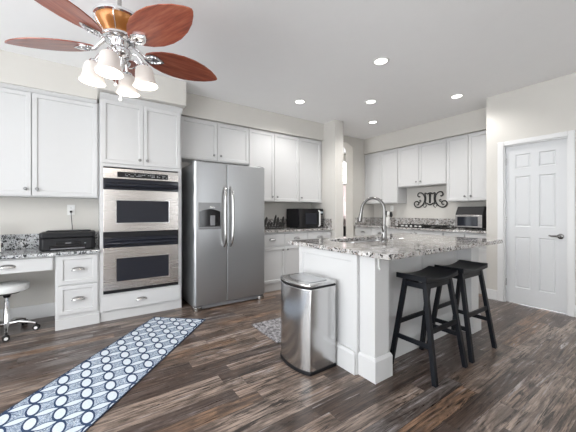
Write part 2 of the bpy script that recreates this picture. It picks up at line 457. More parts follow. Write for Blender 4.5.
# ---------------------------------------------------------------- cabinet hardware
def knob(parent, x, y, z):
    bm = bmesh.new(); lathe(bm, [(.006, 0), (.006, -.012), (.013, -.016), (.016, -.022), (.012, -.028), (.0, -.029)], (x, y, z), 14, 'y')
    return obj('knob', bm, M['dark_nickel'], parent, smooth=True)
def cup_pull(parent, x, y, z, mat='chrome', name='pull'):
    bm = bmesh.new(); n = 12; R = []
    for j in range(5):
        b = PI/2*j/4; ring = []
        for i in range(n+1):
            a = PI*i/n
            ring.append(bm.verts.new((x-.052*math.cos(a), y-.030*math.sin(b)*math.sin(a)**.6-.001, z+.020*math.cos(b)*math.sin(a)**.8-.010*math.sin(b))))
        R.append(ring)
    for A, B in zip(R, R[1:]):
        for i in range(n):
            bm.faces.new((A[i], A[i+1], B[i+1], B[i]))
    bmesh.ops.remove_doubles(bm, verts=bm.verts, dist=.0004)
    mbox(bm, x-.056, x+.056, y-.004, y, z-.016, z+.004)
    for sx in (-1, 1): lathe(bm, [(.008, 0), (.008, -.008), (.004, -.012), (.0, -.013)], (x+sx*.048, y, z-.003), 10, 'y')
    return obj(name, bm, M[mat], parent, smooth=True)
def shaker(name, parent, x0, x1, z0, z1, y=0, t=.02, rail=.055, rec=.012, mat='white'):
    bm = bmesh.new(); vs, fs = mbox(bm, x0, x1, y, y+t, z0, z1)
    f = fs[2]
    if rail:
        bmesh.ops.inset_individual(bm, faces=[f], thickness=rail, depth=0)
        bmesh.ops.inset_individual(bm, faces=[f], thickness=.004, depth=0)
        for v in f.verts: v.co.y += rec
    return obj(name, bm, M[mat], parent, .0015)
def upper(label, loc, rotz, w, z0, z1, depth, doors, group='white wall cabinets', crown=False):
    """local: x to the right as seen from the front, y into the wall; doors = (x0, x1, knob x or None)"""
    t = thing('wall_cabinet', label, 'cabinet', loc, rotz, group)
    bm = bmesh.new(); mbox(bm, 0, w, .021, depth, z0, z1)
    obj('cabinet_body', bm, M['white'], t, .0015)
    for x0, x1, kx in doors:
        d = shaker('cabinet_door', t, x0+.0035, x1-.0035, z0+.012, z1-.022)
        if kx is not None: knob(d, kx, 0, z0+.012+.065)
    return t

# ---------------------------------------------------------------- back run, uppers
upper('white two-door wall cabinet above the printer desk', (-.985, 3.84, 0), 0, 1.088, 1.315, 2.375, .318,
      [(.0, .522, .478), (.522, 1.075, .566)])
# crown moulding of the desk cabinet
bm = bmesh.new()
prof = [(0, 0), (0, .035), (-.028, .035), (-.028, .026), (-.012, .004), (-.010, 0)]
def crown(bm, x0, x1, y, z, pr=prof):
    A = [bm.verts.new((x0, y+a, z+b)) for a, b in pr]; B = [bm.verts.new((x1, y+a, z+b)) for a, b in pr]
    bm.faces.new(A); bm.faces.new(B[::-1])
    for i in range(len(pr)): bm.faces.new((A[i], A[(i+1) % len(pr)], B[(i+1) % len(pr)], B[i]))
crown(bm, -.985, .085, 3.86, 2.360)
struct('trim_crown_desk', bm, M['white'])
upper('white short two-door wall cabinet above the fridge', (.975, 3.835, 0), 0, .975, 1.855, 2.40, .323,
      [(.0, .49, .44), (.49, .975, .54)])
upper('white two-door wall cabinet right of the fridge', (1.955, 3.835, 0), 0, .915, 1.32, 2.40, .323,
      [(.0, .44, .395), (.44, .915, .485)])
upper('white single-door wall cabinet above the microwave', (2.875, 3.835, 0), 0, .506, 1.32, 2.40, .323,
      [(.0, .470, .04)])
# right run, uppers (front faces -X, so local x runs towards -Y)
upper('white two-door wall cabinet in the corner beyond the faucet', (4.855, 4.155, 0), -PI/2, .795, 1.33, 2.38, .303,
      [(.0, .41, None), (.41, .795, .45)])
upper('white short two-door wall cabinet over the cooktop', (4.855, 3.356, 0), -PI/2, .908, 1.625, 2.38, .303,
      [(.0, .425, .385), (.425, .905, .465)])
upper('white two-door wall cabinet over the toaster oven', (4.855, 2.445, 0), -PI/2, .742, 1.33, 2.38, .303,
      [(.0, .33, .285), (.33, .73, .375)])

# ---------------------------------------------------------------- oven tower
def oven_tower():
    t = thing('oven_cabinet', 'tall white cabinet holding the double oven', 'cabinet', (.106, 3.60, 0))
    w, dp = .818, .555
    bm = bmesh.new()
    ov0, ov1 = .29, 1.645
    mbox(bm, 0, .027, .021, dp, .10, 2.385); mbox(bm, w-.030, w, .021, dp, .10, 2.385)
    mbox(bm, .027, w-.030, .021, dp, ov1, 2.385); mbox(bm, .027, w-.030, .021, dp, .10, ov0); mbox(bm, .027, w-.030, dp-.02, dp, ov0, ov1)
    obj('cabinet_body', bm, M['white'], t, .0015)
    bx('toe_board', (0, w, .03, .05, 0, .10), M['white'], t, .001)
    bx('side_panel', (w, w+.012, .03, dp, 0, 2.385), M['white'], t, .001)
    for x0, x1, kx in ((.012, .405, .37), (.409, .806, .445)):
        d = shaker('cabinet_door', t, x0, x1, 1.68, 2.345); knob(d, kx, 0, 1.735)
    d = shaker('drawer', t, .012, w-.012, .115, .275, rail=0); cup_pull(d, w/2-.02, 0, .195, 'nickel')
    bm = bmesh.new(); crown(bm, -.0, w+.012, .021, 2.345, [(0, 0), (0, .06), (-.05, .06), (-.05, .048), (-.018, .01), (-.012, 0)])
    obj('crown_moulding', bm, M['white'], t)
    return t
oven_tower()
def double_oven():
    t = thing('double_oven', 'stainless double wall oven with black handles and windows', 'oven', (.135, 3.593, .292))
    w = .757
    bx('oven_body', (.0, w, .030, .53, .0, 1.35), M['black'], t, .002)
    # control panel
    p = bx('control_panel', (0, w, 0, .03, 1.225, 1.335), M['oven_steel'], t, .003)
    bx('control_display', (.125, w-.12, -.003, 0, 1.243, 1.302), M['touch_panel'], p, 0)
    for z0, z1, hz, hb in ((.655, 1.218, 1.165, 1.10), (.035, .595, .54, .48)):
        d = bx('oven_door', (0, w, 0, .03, z0, z1-.11), M['oven_steel'], t, .003)
        bx('door_top_trim', (0, w, .004, .03, z1-.11, z1), M['oven_black'], d, .002)
        bm = bmesh.new(); n = 9   # wide curved black handle bar
        A = []
        for i in range(n):
            a = PI*i/(n-1); A.append((-.042*math.sin(a)**.7, hz+.020-.055*i/(n-1)))
        V0 = [bm.verts.new((.012, y, z)) for y, z in A]; V1 = [bm.verts.new((w-.012, y, z)) for y, z in A]
        bm.faces.new(V0); bm.faces.new(V1[::-1])
        for i in range(n): bm.faces.new((V0[i], V0[(i+1) % n], V1[(i+1) % n], V1[i]))
        obj('oven_handle', bm, M['oven_black'], d, .002, smooth=True)
        c = (z0+z1-.11)/2-.005
        bx('window', (.118, w-.112, -.004, .0, c-.13 if z0 < .5 else c-.125, c+.115), M['screen'], d, .002)
        bm = bmesh.new(); zz0, zz1 = (c-.13 if z0 < .5 else c-.125), c+.115
        for b in ((.107, .118, zz0-.010, zz1+.010), (w-.112, w-.101, zz0-.010, zz1+.010), (.118, w-.112, zz1, zz1+.010), (.118, w-.112, zz0-.010, zz0)):
            mbox(bm, b[0], b[1], -.005, 0, b[2], b[3])
        obj('window_frame', bm, M['chrome'], d)
    bx('gap_band', (0, w, .006, .03, .598, .652), M['black'], t, .001)
    bx('lower_vent', (0, w, .01, .03, .0, .032), M['black'], t, .001)
    return t
double_oven()

# ---------------------------------------------------------------- refrigerator
def fridge():
    t = thing('refrigerator', 'stainless side-by-side refrigerator with ice dispenser and tall handles', 'refrigerator', (1.01, 3.36, 0))
    w, h = .94, 1.748
    bx('fridge_body', (.012, w-.012, .085, .76, .03, h-.01), M['fridge_steel'], t, .004)
    seam = .402
    def door(x0, x1, ra=.028, rb=.028, name='fridge_door'):
        bm = bmesh.new(); n = 8; pts = []
        # gently bowed front with rounded outer edges
        r = .028
        for i in range(n+1):
            a = PI/2*i/n; pts.append((x0+ra-ra*math.cos(a), ra-ra*math.sin(a)))
        for i in range(n+1):
            a = PI/2*i/n; pts.append((x1-rb+rb*math.sin(a), rb-rb*math.cos(a)))
        pts += [(x1, .075), (x0, .075)]
        prism(bm, pts, .07, h)
        return obj(name, bm, M['fridge_steel'], t, .002, smooth=True)
    L = door(0, seam-.004, .028, .005); R = door(seam+.004, w, .005, .028)
    for d, x, s in ((L, seam-.052, 1), (R, seam+.052, -1)):
        bm = bmesh.new(); z0, z1 = .74, 1.465
        P = []
        for i in range(19):
            q = i/18; a = math.sin(PI*q); P.append((x+s*(-.0+.012*(1-a)), -.022-.045*min(1, a*2.2), z0+(z1-z0)*q))
        P[0] = (P[0][0], .0, P[0][2]); P[-1] = (P[-1][0], .0, P[-1][2])
        tube(bm, P, .0155, 12); obj('fridge_handle', bm, M['nickel'], d, smooth=True)
    # dispenser
    dd = bx('ice_dispenser', (.045, .318, -.006, .0, .955, 1.272), M['panel_grey'], L, .002)
    bm = bmesh.new(); n = 10
    a = [(.055, 1.165)]+[(.055+.255*i/n, 1.165+.030*math.sin(PI*i/n)) for i in range(1, n)]+[(.310, 1.165), (.310, .985), (.055, .985)]
    A = [bm.verts.new((x, -.008, z)) for x, z in a]; B = [bm.verts.new((x, -.004, z)) for x, z in a]
    bm.faces.new(A); bm.faces.new(B[::-1])
    for i in range(len(a)): bm.faces.new((A[i], A[(i+1) % len(a)], B[(i+1) % len(a)], B[i]))
    obj('dispenser_recess', bm, M['gloss_black'], dd)
    for x in (.215,):
        bm = bmesh.new(); prism(bm, [(x-.025, -.016), (x+.025, -.016), (x+.03, -.009), (x-.03, -.009)], 1.0, 1.12)
        obj('dispenser_paddle', bm, M['grey_plastic'], dd, .003)
    bx('drip_tray', (.053, .312, -.028, -.006, .962, .980), M['grey_plastic'], dd, .004)
    bm = bmesh.new(); mbox(bm, .18, .24, -.0075, -.006, 1.21, 1.225); obj('brand_plate', bm, M['nickel'], dd)
    # base grille and feet
    bx('base_grille', (.02, w-.02, .03, .085, .015, .068), M['grey_plastic'], t, .003)
    for x in (.0, w-.10):
        bm = bmesh.new(); prism(bm, [(x, .03), (x+.02, .0), (x+.08, .0), (x+.10, .03), (x+.10, .10), (x, .10)], .0, .05)
        obj('foot_cover', bm, M['nickel'], t, .006)
    for x in (.05, w-.05):
        bx('hinge_cover', (x-.04, x+.04, .03, .16, h+.001, h+.016), M['grey_plastic'], t, .004)
    return t
fridge()

# ---------------------------------------------------------------- base cabinets
def base(name, label, loc, rotz, w, top, depth, doors, drawers, group='white base cabinets', plain_drawer=False, toe=.03, pull='dark_nickel'):
    t = thing(name, label, 'cabinet', loc, rotz, group)
    bx('cabinet_body', (0, w, .021, depth, .10, top), M['white'], t, .0015)
    bx('toe_board', (.0, w, toe, toe+.02, 0, .10), M['white'], t, .001)
    for x0, x1, z0, z1, kx, rail in doors:
        d = shaker('cabinet_door', t, x0, x1, z0, z1)
        if kx is not None: knob(d, kx, 0, z1-.04)
    for x0, x1, z0, z1, rail in drawers:
        d = shaker('drawer', t, x0, x1, z0, z1, rail=rail); cup_pull(d, (x0+x1)/2, 0, (z0+z1)/2+.004, pull)
    return t
base('base_cabinet', 'white base cabinet with two drawers and doors right of the fridge', (1.985, 3.60, 0), 0, .885, .86, .555,
     [(.01, .442, .125, .64, .405, 1), (.448, .88, .125, .64, .485, 1)], [(.01, .442, .675, .835, 0), (.448, .88, .675, .835, 0)])
base('base_cabinet', 'white single-door base cabinet beside the wall stub', (2.875, 3.60, 0), 0, .505, .86, .555,
     [(.005, .485, .125, .64, .045, 1)], [(.005, .485, .675, .835, 0)])
# counter on the back run
bm = bmesh.new(); mbox(bm, 1.985, 3.382, 3.57, 4.157, .861, .891)
t = tag(obj('countertop', bm, M['granite'], None, .004), 'speckled granite countertop under the microwave', 'countertop')
bm = bmesh.new(); mbox(bm, 1.985, 3.382, 4.137, 4.157, .892, 1.045); mbox(bm, 3.364, 3.382, 3.60, 4.137, .892, 1.045)
obj('backsplash', bm, M['granite'], t, .002)
# right run
RY = 4.155
base('base_cabinet', 'white base cabinet in the kitchen corner beside the archway', (4.55, RY, 0), -PI/2, .85, .86, .6,
     [(.01, .42, .125, .64, None, 1), (.43, .84, .125, .64, .80, 1)], [(.01, .42, .675, .835, 0), (.43, .84, .675, .835, 0)])
base('base_cabinet', 'white base cabinet under the black cooktop', (4.55, RY-.855, 0), -PI/2, .95, .86, .6,
     [(.01, .47, .125, .835, .43, 1), (.48, .94, .125, .835, .52, 1)], [])
base('base_cabinet', 'white base cabinet under the toaster oven', (4.55, RY-1.81, 0), -PI/2, .635, .86, .6,
     [(.01, .31, .125, .64, .27, 1), (.32, .62, .125, .64, .36, 1)], [(.01, .31, .675, .835, 0), (.32, .62, .675, .835, 0)])
bm = bmesh.new(); mbox(bm, 4.52, 5.157, 1.706, 4.157, .861, .891)
t = tag(obj('countertop', bm, M['granite'], None, .004), 'speckled granite countertop under the toaster oven and cooktop', 'countertop')
bm = bmesh.new(); mbox(bm, 5.137, 5.157, 1.706, 4.157, .892, 1.045); mbox(bm, 4.56, 5.137, 4.137, 4.157, .892, 1.045)
obj('backsplash', bm, M['granite'], t, .002)

# ---------------------------------------------------------------- desk
base('desk_drawer_unit', 'white two-drawer pedestal under the printer', (-.262, 3.60, 0), 0, .365, .735, .555,
     [], [(.022, .345, .445, .725, .055), (.022, .345, .145, .43, .055)], toe=.012, pull='nickel')
t = thing('desk_apron', 'white wide pencil drawer over the desk knee space', 'drawer', (-.985, 3.60, 0))
bx('drawer_box', (.0, .72, .021, .40, .61, .735), M['white'], t, .001)
d = shaker('drawer_front', t, .01, .705, .60, .722, rail=0); cup_pull(d, .385, 0, .665, 'nickel')
base('desk_drawer_unit', 'white two-drawer pedestal at the far left of the desk', (-1.352, 3.60, 0), 0, .365, .735, .555,
     [], [(.022, .345, .445, .725, .055), (.022, .345, .145, .43, .055)], toe=.012, pull='nickel')
bm = bmesh.new(); mbox(bm, -1.352, .104, 3.57, 4.157, .737, .768)
t = tag(obj('countertop', bm, M['desk_granite'], None, .004), 'black and white granite desk top carrying the printer', 'countertop')
bm = bmesh.new(); mbox(bm, -1.352, .104, 4.137, 4.157, .769, .925); obj('backsplash', bm, M['desk_granite'], t, .002)

# ---------------------------------------------------------------- island
def island():
    t = thing('kitchen_island', 'white panelled kitchen island under the granite counter', 'island', (0, 0, 0))
    ZT = .855
    bx('island_body', (1.60, 3.20, 1.425, 2.10, 0, .62), M['white'], t, 0)
    bx('side_box', (1.60, 1.84, 1.425, 2.10, .62, ZT), M['white'], t, 0)
    bx('side_box', (2.64, 3.20, 1.425, 2.10, .62, ZT), M['white'], t, 0)
    bx('back_rail', (1.84, 2.64, 1.425, 1.745, .62, ZT), M['white'], t, 0)
    # end panel facing the bin
    bm = bmesh.new(); vs, fs = mbox(bm, 1.575, 1.60, 1.42, 2.105, 0, ZT)
    f = fs[5]
    bmesh.ops.inset_individual(bm, faces=[f], thickness=.075, depth=0)
    bmesh.ops.inset_individual(bm, faces=[f], thickness=.005, depth=0)
    for v in f.verts: v.co.x += .012
    obj('end_panel', bm, M['white'], t, .0015)
    def plinth(x0, x1, y0, y1, z=.165):
        bm = bmesh.new(); mbox(bm, x0, x1, y0, y1, 0, z-.02)
        A = [bm.verts.new(p) for p in ((x0, y0, z-.02), (x1, y0, z-.02), (x1, y1, z-.02), (x0, y1, z-.02))]
        e = .010; B = [bm.verts.new(p) for p in ((x0+e, y0+e, z), (x1-e, y0+e, z), (x1-e, y1-e, z), (x0+e, y1-e, z))]
        bm.faces.new(B)
        for k in range(4): bm.faces.new((A[k], A[(k+1) % 4], B[(k+1) % 4], B[k]))
        return bm
    obj('plinth', plinth(1.557, 1.605, 1.425, 2.12, .16), M['white'], t, .001)
    for x0 in (1.605, 3.02):
        p = bx('pilaster', (x0, x0+.152, 1.285, 1.425, 0, ZT), M['white'], t, .002)
        obj('plinth', plinth(x0-.014, x0+.174, 1.27, 1.425), M['white'], p, .001)
    obj('plinth', plinth(1.80, 3.0, 1.408, 1.43, .14), M['white'], t, .001)
    # shaker frame on the seating side
    for x0, x1 in ((1.77, 2.39), (2.40, 3.02)):
        bm = bmesh.new(); vs, fs = mbox(bm, x0, x1, 1.415, 1.426, .14, ZT)
        f = fs[2]; bmesh.ops.inset_individual(bm, faces=[f], thickness=.07, depth=0)
        for v in f.verts: v.co.y += .008
        obj('side_panel', bm, M['white'], t, .001)
    # doors on the sink side
    for x0 in (1.66, 2.16, 2.66):
        bm = bmesh.new(); vs, fs = mbox(bm, x0, x0+.49, 2.10, 2.12, .12, .83)
        f = fs[4]; bmesh.ops.inset_individual(bm, faces=[f], thickness=.055, depth=0)
        for v in f.verts: v.co.y -= .008
        d = obj('cabinet_door', bm, M['white'], t, .001)
    return t
island()
# island counter with the sink opening
sx0, sx1, sy0, sy1 = 1.86, 2.62, 1.755, 2.085
bm = bmesh.new()
X = [1.548, sx0, sx1, 3.31]; Y = [1.13, sy0, sy1, 2.235]
for zi, z in enumerate((.857, .892)):
    pass
g = {}
for k, z in enumerate((.857, .892)):
    for i in range(4):
        for j in range(4): g[i, j, k] = bm.verts.new((X[i], Y[j], z))
for i in range(3):
    for j in range(3):
        if (i, j) == (1, 1): continue
        for k in (0, 1): bm.faces.new([g[i, j, k], g[i+1, j, k], g[i+1, j+1, k], g[i, j+1, k]][::(1 if k else -1)])
for a, b in [((0,0),(1,0)),((1,0),(2,0)),((2,0),(3,0)),((3,0),(3,1)),((3,1),(3,2)),((3,2),(3,3)),((3,3),(2,3)),((2,3),(1,3)),((1,3),(0,3)),((0,3),(0,2)),((0,2),(0,1)),((0,1),(0,0)),
             ((1,1),(1,2)),((1,2),(2,2)),((2,2),(2,1)),((2,1),(1,1))]:
    bm.faces.new((g[(*a, 0)], g[(*b, 0)], g[(*b, 1)], g[(*a, 1)]))
tag(obj('island_countertop', bm, M['granite'], None, .005), 'large speckled granite island countertop with the sink cut in', 'countertop')
def sink():
    t = thing('kitchen_sink', 'stainless double-bowl sink set into the island counter', 'sink', (sx0, sy0, .856))
    w, dp = sx1-sx0, sy1-sy0
    def bowl(x0, x1):
        bm = bmesh.new(); r = .04; n = 5
        def ring(ins, z):
            P = []
            for cx, cy, a0 in ((x1-ins-r, dp-ins-r, 0), (x0+ins+r, dp-ins-r, PI/2), (x0+ins+r, ins+r, PI), (x1-ins-r, ins+r, 3*PI/2)):
                for i in range(n+1):
                    a = a0+PI/2*i/n; P.append(bm.verts.new((cx+r*math.cos(a), cy+r*math.sin(a), z)))
            return P
        R = [ring(-.0, 0), ring(.012, 0), ring(.016, -.02), ring(.02, -.17), ring(.05, -.185)]
        for A, B in zip(R, R[1:]):
            for i in range(len(A)): bm.faces.new((A[i], A[(i+1) % len(A)], B[(i+1) % len(A)], B[i]))
        bm.faces.new(R[-1])
        return bm
    for a, b in ((.0, w/2-.005), (w/2+.005, w)):
        s = obj('sink_bowl', bowl(a, b), M['steel'], t, smooth=True)
        bm = bmesh.new(); lathe(bm, [(.0, -.180), (.03, -.180), (.045, -.184)], ((a+b)/2, dp/2, 0), 20)
        obj('drain', bm, M['chrome'], s, smooth=True)
sink()
def faucet():
    t = thing('faucet', 'tall brushed gooseneck faucet behind the island sink', 'faucet', (2.255, 1.70, .893))
    bm = bmesh.new(); lathe(bm, [(.032, 0), (.032, .006), (.026, .012), (.0225, .05), (.0205, .13), (.016, .15)], seg=24)
    obj('faucet_base', bm, M['faucet_metal'], t, smooth=True)
    bm = bmesh.new(); R = .115; P = [(0, 0, .14), (0, 0, .20), (0, 0, .285)]
    dx, dy = -.20, .98
    for i in range(1, 15):
        a = PI*i/15*1.02; P.append((dx*R*(1-math.cos(a)), dy*R*(1-math.cos(a)), .285+R*math.sin(a)))
    e = P[-1]; P.append((e[0]+dx*.008, e[1]+dy*.008, e[2]-.035))
    tube(bm, P, .0135, 14); obj('faucet_neck', bm, M['faucet_metal'], t, smooth=True)
    e = P[-1]; bm = bmesh.new(); tube(bm, [e, (e[0]+dx*.006, e[1]+dy*.006, e[2]-.035), (e[0]+dx*.014, e[1]+dy*.014, e[2]-.09)], [.0145, .018, .0195], 14)
    sh = obj('spray_head', bm, M['faucet_metal'], t, smooth=True)
    q = (e[0]+dx*.014, e[1]+dy*.014, e[2]-.09)
    bm = bmesh.new(); tube(bm, [q, (q[0], q[1]+.001, q[2]-.006)], .0165, 14); obj('spray_nozzle', bm, M['black'], sh, smooth=True)
    bm = bmesh.new(); tube(bm, [(0, 0, .085), (-.045, -.02, .085)], .014, 12); tube(bm, [(-.043, -.019, .085), (-.058, -.026, .11), (-.085, -.035, .165)], [.009, .008, .006], 10)
    obj('faucet_lever', bm, M['faucet_metal'], t, smooth=True)
faucet()
bm = bmesh.new(); mbox(bm, 1.632, 1.644, 1.276, 1.284, .765, .856); mbox(bm, 1.632, 1.644, 1.268, 1.284, .765, .775)
tag(obj('counter_hook', bm, M['white_plastic'], None, .001), 'thin white strip hanging below the island counter corner', 'hook')

# ---------------------------------------------------------------- bar stools
def bar_stool(cx, cy, label, rz=0):
    t = thing('bar_stool', label, 'stool', (cx, cy, 0), rz, 'black saddle bar stools at the island')
    L, D, ZT = .445, .235, .715
    bm = bmesh.new(); nx, ny = 16, 6; g = {}
    for k in (0, 1):
        for i in range(nx+1):
            for j in range(ny+1):
                u = i/nx*2-1; v = j/ny*2-1
                z = ZT-.028*(1-abs(u)**2.2)-.002*(1-v*v) if k else ZT-.040-.012*(1-u*u)
                g[i, j, k] = bm.verts.new((u*L/2, v*D/2, z))
    for i in range(nx):
        for j in range(ny):
            bm.faces.new((g[i,j,1], g[i+1,j,1], g[i+1,j+1,1], g[i,j+1,1])); bm.faces.new((g[i,j,0], g[i,j+1,0], g[i+1,j+1,0], g[i+1,j,0]))
    for i in range(nx):
        bm.faces.new((g[i,0,0], g[i+1,0,0], g[i+1,0,1], g[i,0,1])); bm.faces.new((g[i,ny,0], g[i,ny,1], g[i+1,ny,1], g[i+1,ny,0]))
    for j in range(ny):
        bm.faces.new((g[0,j,0], g[0,j,1], g[0,j+1,1], g[0,j+1,0])); bm.faces.new((g[nx,j,0], g[nx,j+1,0], g[nx,j+1,1], g[nx,j,1]))
    obj('seat', bm, M['stool'], t, .004, smooth=True)
    top = lambda sx, sy: Vector((sx*.165, sy*.075, ZT-.045)); bot = lambda sx, sy: Vector((sx*.210, sy*.172, 0))
    at = lambda sx, sy, z: bot(sx, sy).lerp(top(sx, sy), z/(ZT-.045))
    for sx in (-1, 1):
        for sy in (-1, 1):
            bm = bmesh.new(); a, b = bot(sx, sy), top(sx, sy)
            R = []
            for p in (a, b): R.append([bm.verts.new(p+Vector((x*.017, y*.015, 0))) for x, y in ((-1,-1),(1,-1),(1,1),(-1,1))])
            bm.faces.new(R[0][::-1]); bm.faces.new(R[1])
            for k in range(4): bm.faces.new((R[0][k], R[0][(k+1) % 4], R[1][(k+1) % 4], R[1][k]))
            obj('leg', bm, M['stool'], t, .002)
    def rung(p, q, name='rung'):
        bm = bmesh.new(); obar(bm, p, q, .018, .032); obj(name, bm, M['stool'], t, .002)
    for sx in (-1, 1): rung(at(sx, -1, .235), at(sx, 1, .235))
    rung(at(-1, -1, .335), at(1, -1, .335)); rung(at(-1, 1, .335), at(1, 1, .335))
    for sy in (-1, 1):
        bm = bmesh.new(); obar(bm, at(-1, sy, .635), at(1, sy, .635), .016, .04); obj('apron', bm, M['stool'], t, .002)
    for sx in (-1, 1):
        bm = bmesh.new(); obar(bm, at(sx, -1, .635), at(sx, 1, .635), .016, .04); obj('apron', bm, M['stool'], t, .002)
bar_stool(2.115, 1.205, 'black saddle-seat bar stool nearest the white island corner')
bar_stool(2.650, 1.208, 'black saddle-seat bar stool at the far end of the island')

# ---------------------------------------------------------------- step bin
def bin_can():
    t = thing('trash_can', 'tall stainless trash can with bowed front beside the island', 'trash can', (1.31, 1.785, 0))
    # local: front bows towards -x
    def outline(e=0):
        P = []; r = .025; yh = .192+e; xf = -.025-e*.3; xb = .228+e
        n = 14
        P += [(xb, -yh), ]
        for i in range(n+1):
            a = -1+2*i/n; P.append((xf-e-.040*(1-a*a)+.012*abs(a)**8, a*yh))
        P += [(xb, yh)]
        return P
    bm = bmesh.new(); prism(bm, outline(), .022, .610); obj('bin_body', bm, M['can_steel'], t, .006, smooth=True, seg=3)
    bm = bmesh.new(); prism(bm, outline(.003), .0, .022); obj('base_ring', bm, M['black'], t, .003)
    bm = bmesh.new(); prism(bm, outline(.002), .611, .619); obj('lid_gasket', bm, M['black'], t, .001)
    bm = bmesh.new(); prism(bm, outline(.003), .620, .645)
    l = obj('bin_lid', bm, M['can_steel'], t, .010, smooth=True, seg=4)
    P = outline(-.045); bm = bmesh.new(); prism(bm, P, .6455, .649); obj('lid_plate', bm, M['steel'], l, .002)
bin_can()

# ---------------------------------------------------------------- rugs
ang = math.atan2(.754, .657)
LR = 2.6; WR = .575
bm = bmesh.new(); mbox(bm, -LR/2, LR/2, -WR/2, WR/2, 0, .007)
u = Vector((math.cos(ang), math.sin(ang), 0)); fc = Vector(((.600+1.036)/2, (3.450+3.070)/2, 0))
ce = fc-u*LR/2
t = tag(obj('floor_runner', bm, M['runner'], None, .002, loc=(ce.x, ce.y, .0005), rot=(0, 0, ang)), 'long blue and white patterned runner rug on the wood floor', 'rug')
bm = bmesh.new()
for b in ((-LR/2, LR/2, -WR/2-.006, -WR/2), (-LR/2, LR/2, WR/2, WR/2+.006), (-LR/2-.006, -LR/2, -WR/2-.006, WR/2+.006), (LR/2, LR/2+.006, -WR/2-.006, WR/2+.006)):
    mbox(bm, *b, 0, .009)
o = obj('rug_edge', bm, M['edge'], t, .002); o['label'] = 'navy bound edge'
bm = bmesh.new(); mbox(bm, 0, .95, 0, .50, 0, .010)
t = tag(obj('kitchen_mat', bm, M['mat'], None, .004, loc=(1.375, 2.155, .0005)), 'mottled grey kitchen mat on the floor behind the trash can', 'rug')

# ---------------------------------------------------------------- desk items
def printer():
    t = thing('printer', 'black flat inkjet printer on the granite desk', 'printer', (-.165, 3.885, .769), math.radians(0))
    w, dp, h = .465, .32, .182
    bm = bmesh.new(); prism(bm, [(-w/2+.0, -dp/2+.03), (-w/2+.03, -dp/2), (w/2-.03, -dp/2), (w/2, -dp/2+.03), (w/2, dp/2), (-w/2, dp/2)], .005, .125)
    obj('printer_body', bm, M['black'], t, .008, smooth=True, seg=3)
    bm = bmesh.new(); prism(bm, [(-w/2+.0, -dp/2+.02), (-w/2+.02, -dp/2-.006), (w/2-.02, -dp/2-.006), (w/2, -dp/2+.02), (w/2, dp/2), (-w/2, dp/2)], .127, h)
    l = obj('scanner_lid', bm, M['black'], t, .010, smooth=True, seg=3)
    bx('document_feeder_ridge', (-w/2+.04, w/2-.04, -.02, dp/2-.01, h, h+.012), M['black'], l, .005)
    p = bx('front_panel', (-.10, .10, -dp/2-.008, -dp/2-.001, .060, .088), M['gloss_black'], t, .001)
    bx('badge', (-.025, .025, -dp/2-.0095, -dp/2-.008, .070, .079), M['grey_plastic'], p, 0)
    bx('output_slot', (-.15, .15, -dp/2-.004, -dp/2+.001, .030, .052), M['gloss_black'], t, .001)
    bx('output_tray', (-.14, .14, -dp/2-.02, -dp/2, .012, .024), M['grey_plastic'], t, .002)
    bx('power_light', (.135, .150, -dp/2-.003, -dp/2, .064, .070), M['display'], t, 0)
    for x in (-.18, .18):
        bm = bmesh.new(); lathe(bm, [(.012, 0), (.012, .006)], (x, 0, 0), 12); obj('rubber_foot', bm, M['rubber'], t)
printer()
def outlet(loc, rz, label, plug=False):
    t = thing('wall_outlet', label, 'outlet', loc, rz, 'white wall outlets')
    bx('cover_plate', (-.036, .036, -.006, 0, -.058, .058), M['white_plastic'], t, .002)
    for z in (.021, -.021):
        bm = bmesh.new(); lathe(bm, [(.0165, 0), (.0165, -.0022), (.0, -.0022)], (0, -.006, z), 20, 'y'); s = obj('socket', bm, M['white_plastic'], t)
        for x in (-.006, .006): bx('socket_slot', (x-.001, x+.001, -.009, -.0082, z-.004, z+.005), M['black'], s, 0)
outlet((-.158, YB, 1.185), 0, 'white wall outlet above the printer')
outlet((XK, 3.70, 1.235), -PI/2, 'small white wall outlet left of the iron scroll')
t = thing('power_cord', 'black plug and cord running down to the printer', 'cord', (-.158, YB-.0095, 1.164))
bm = bmesh.new(); prism(bm, [(-.012, 0), (.012, 0), (.009, -.028), (-.009, -.028)], -.011, .011); obj('plug', bm, M['black'], t, .003)
bm = bmesh.new()
P = [(0, -.026, 0), (.002, -.036, -.02), (.006, -.036, -.08), (.012, -.040, -.16), (.014, -.060, -.225), (.014, -.10, -.285)]
tube(bm, P, .0035, 8); obj('cord', bm, M['black'], t, smooth=True)
def picture_frame():
    t = thing('picture_frame', 'white standing picture frame at the left end of the desk', 'picture frame', (-.745, 3.86, .769), math.radians(20))
    bm = bmesh.new()
    for b in ((-.16, -.135, 0, .25), (.035, .06, 0, .25), (-.135, .035, 0, .025), (-.135, .035, .225, .25)): mbox(bm, b[0], b[1], 0, .018, b[2], b[3])
    o = obj('frame', bm, M['white_plastic'], t, .002, loc=(0, 0, .005), rot=(math.radians(-9), 0, 0))
    bx('picture', (-.135, .035, .006, .012, .025, .225), M['screen'], o, 0)
    bm = bmesh.new(); obar(bm, (-.05, .055, .16), (-.05, .11, .004), .03, .004, (1, 0, 0)); obj('stand', bm, M['white_plastic'], t)
picture_frame()
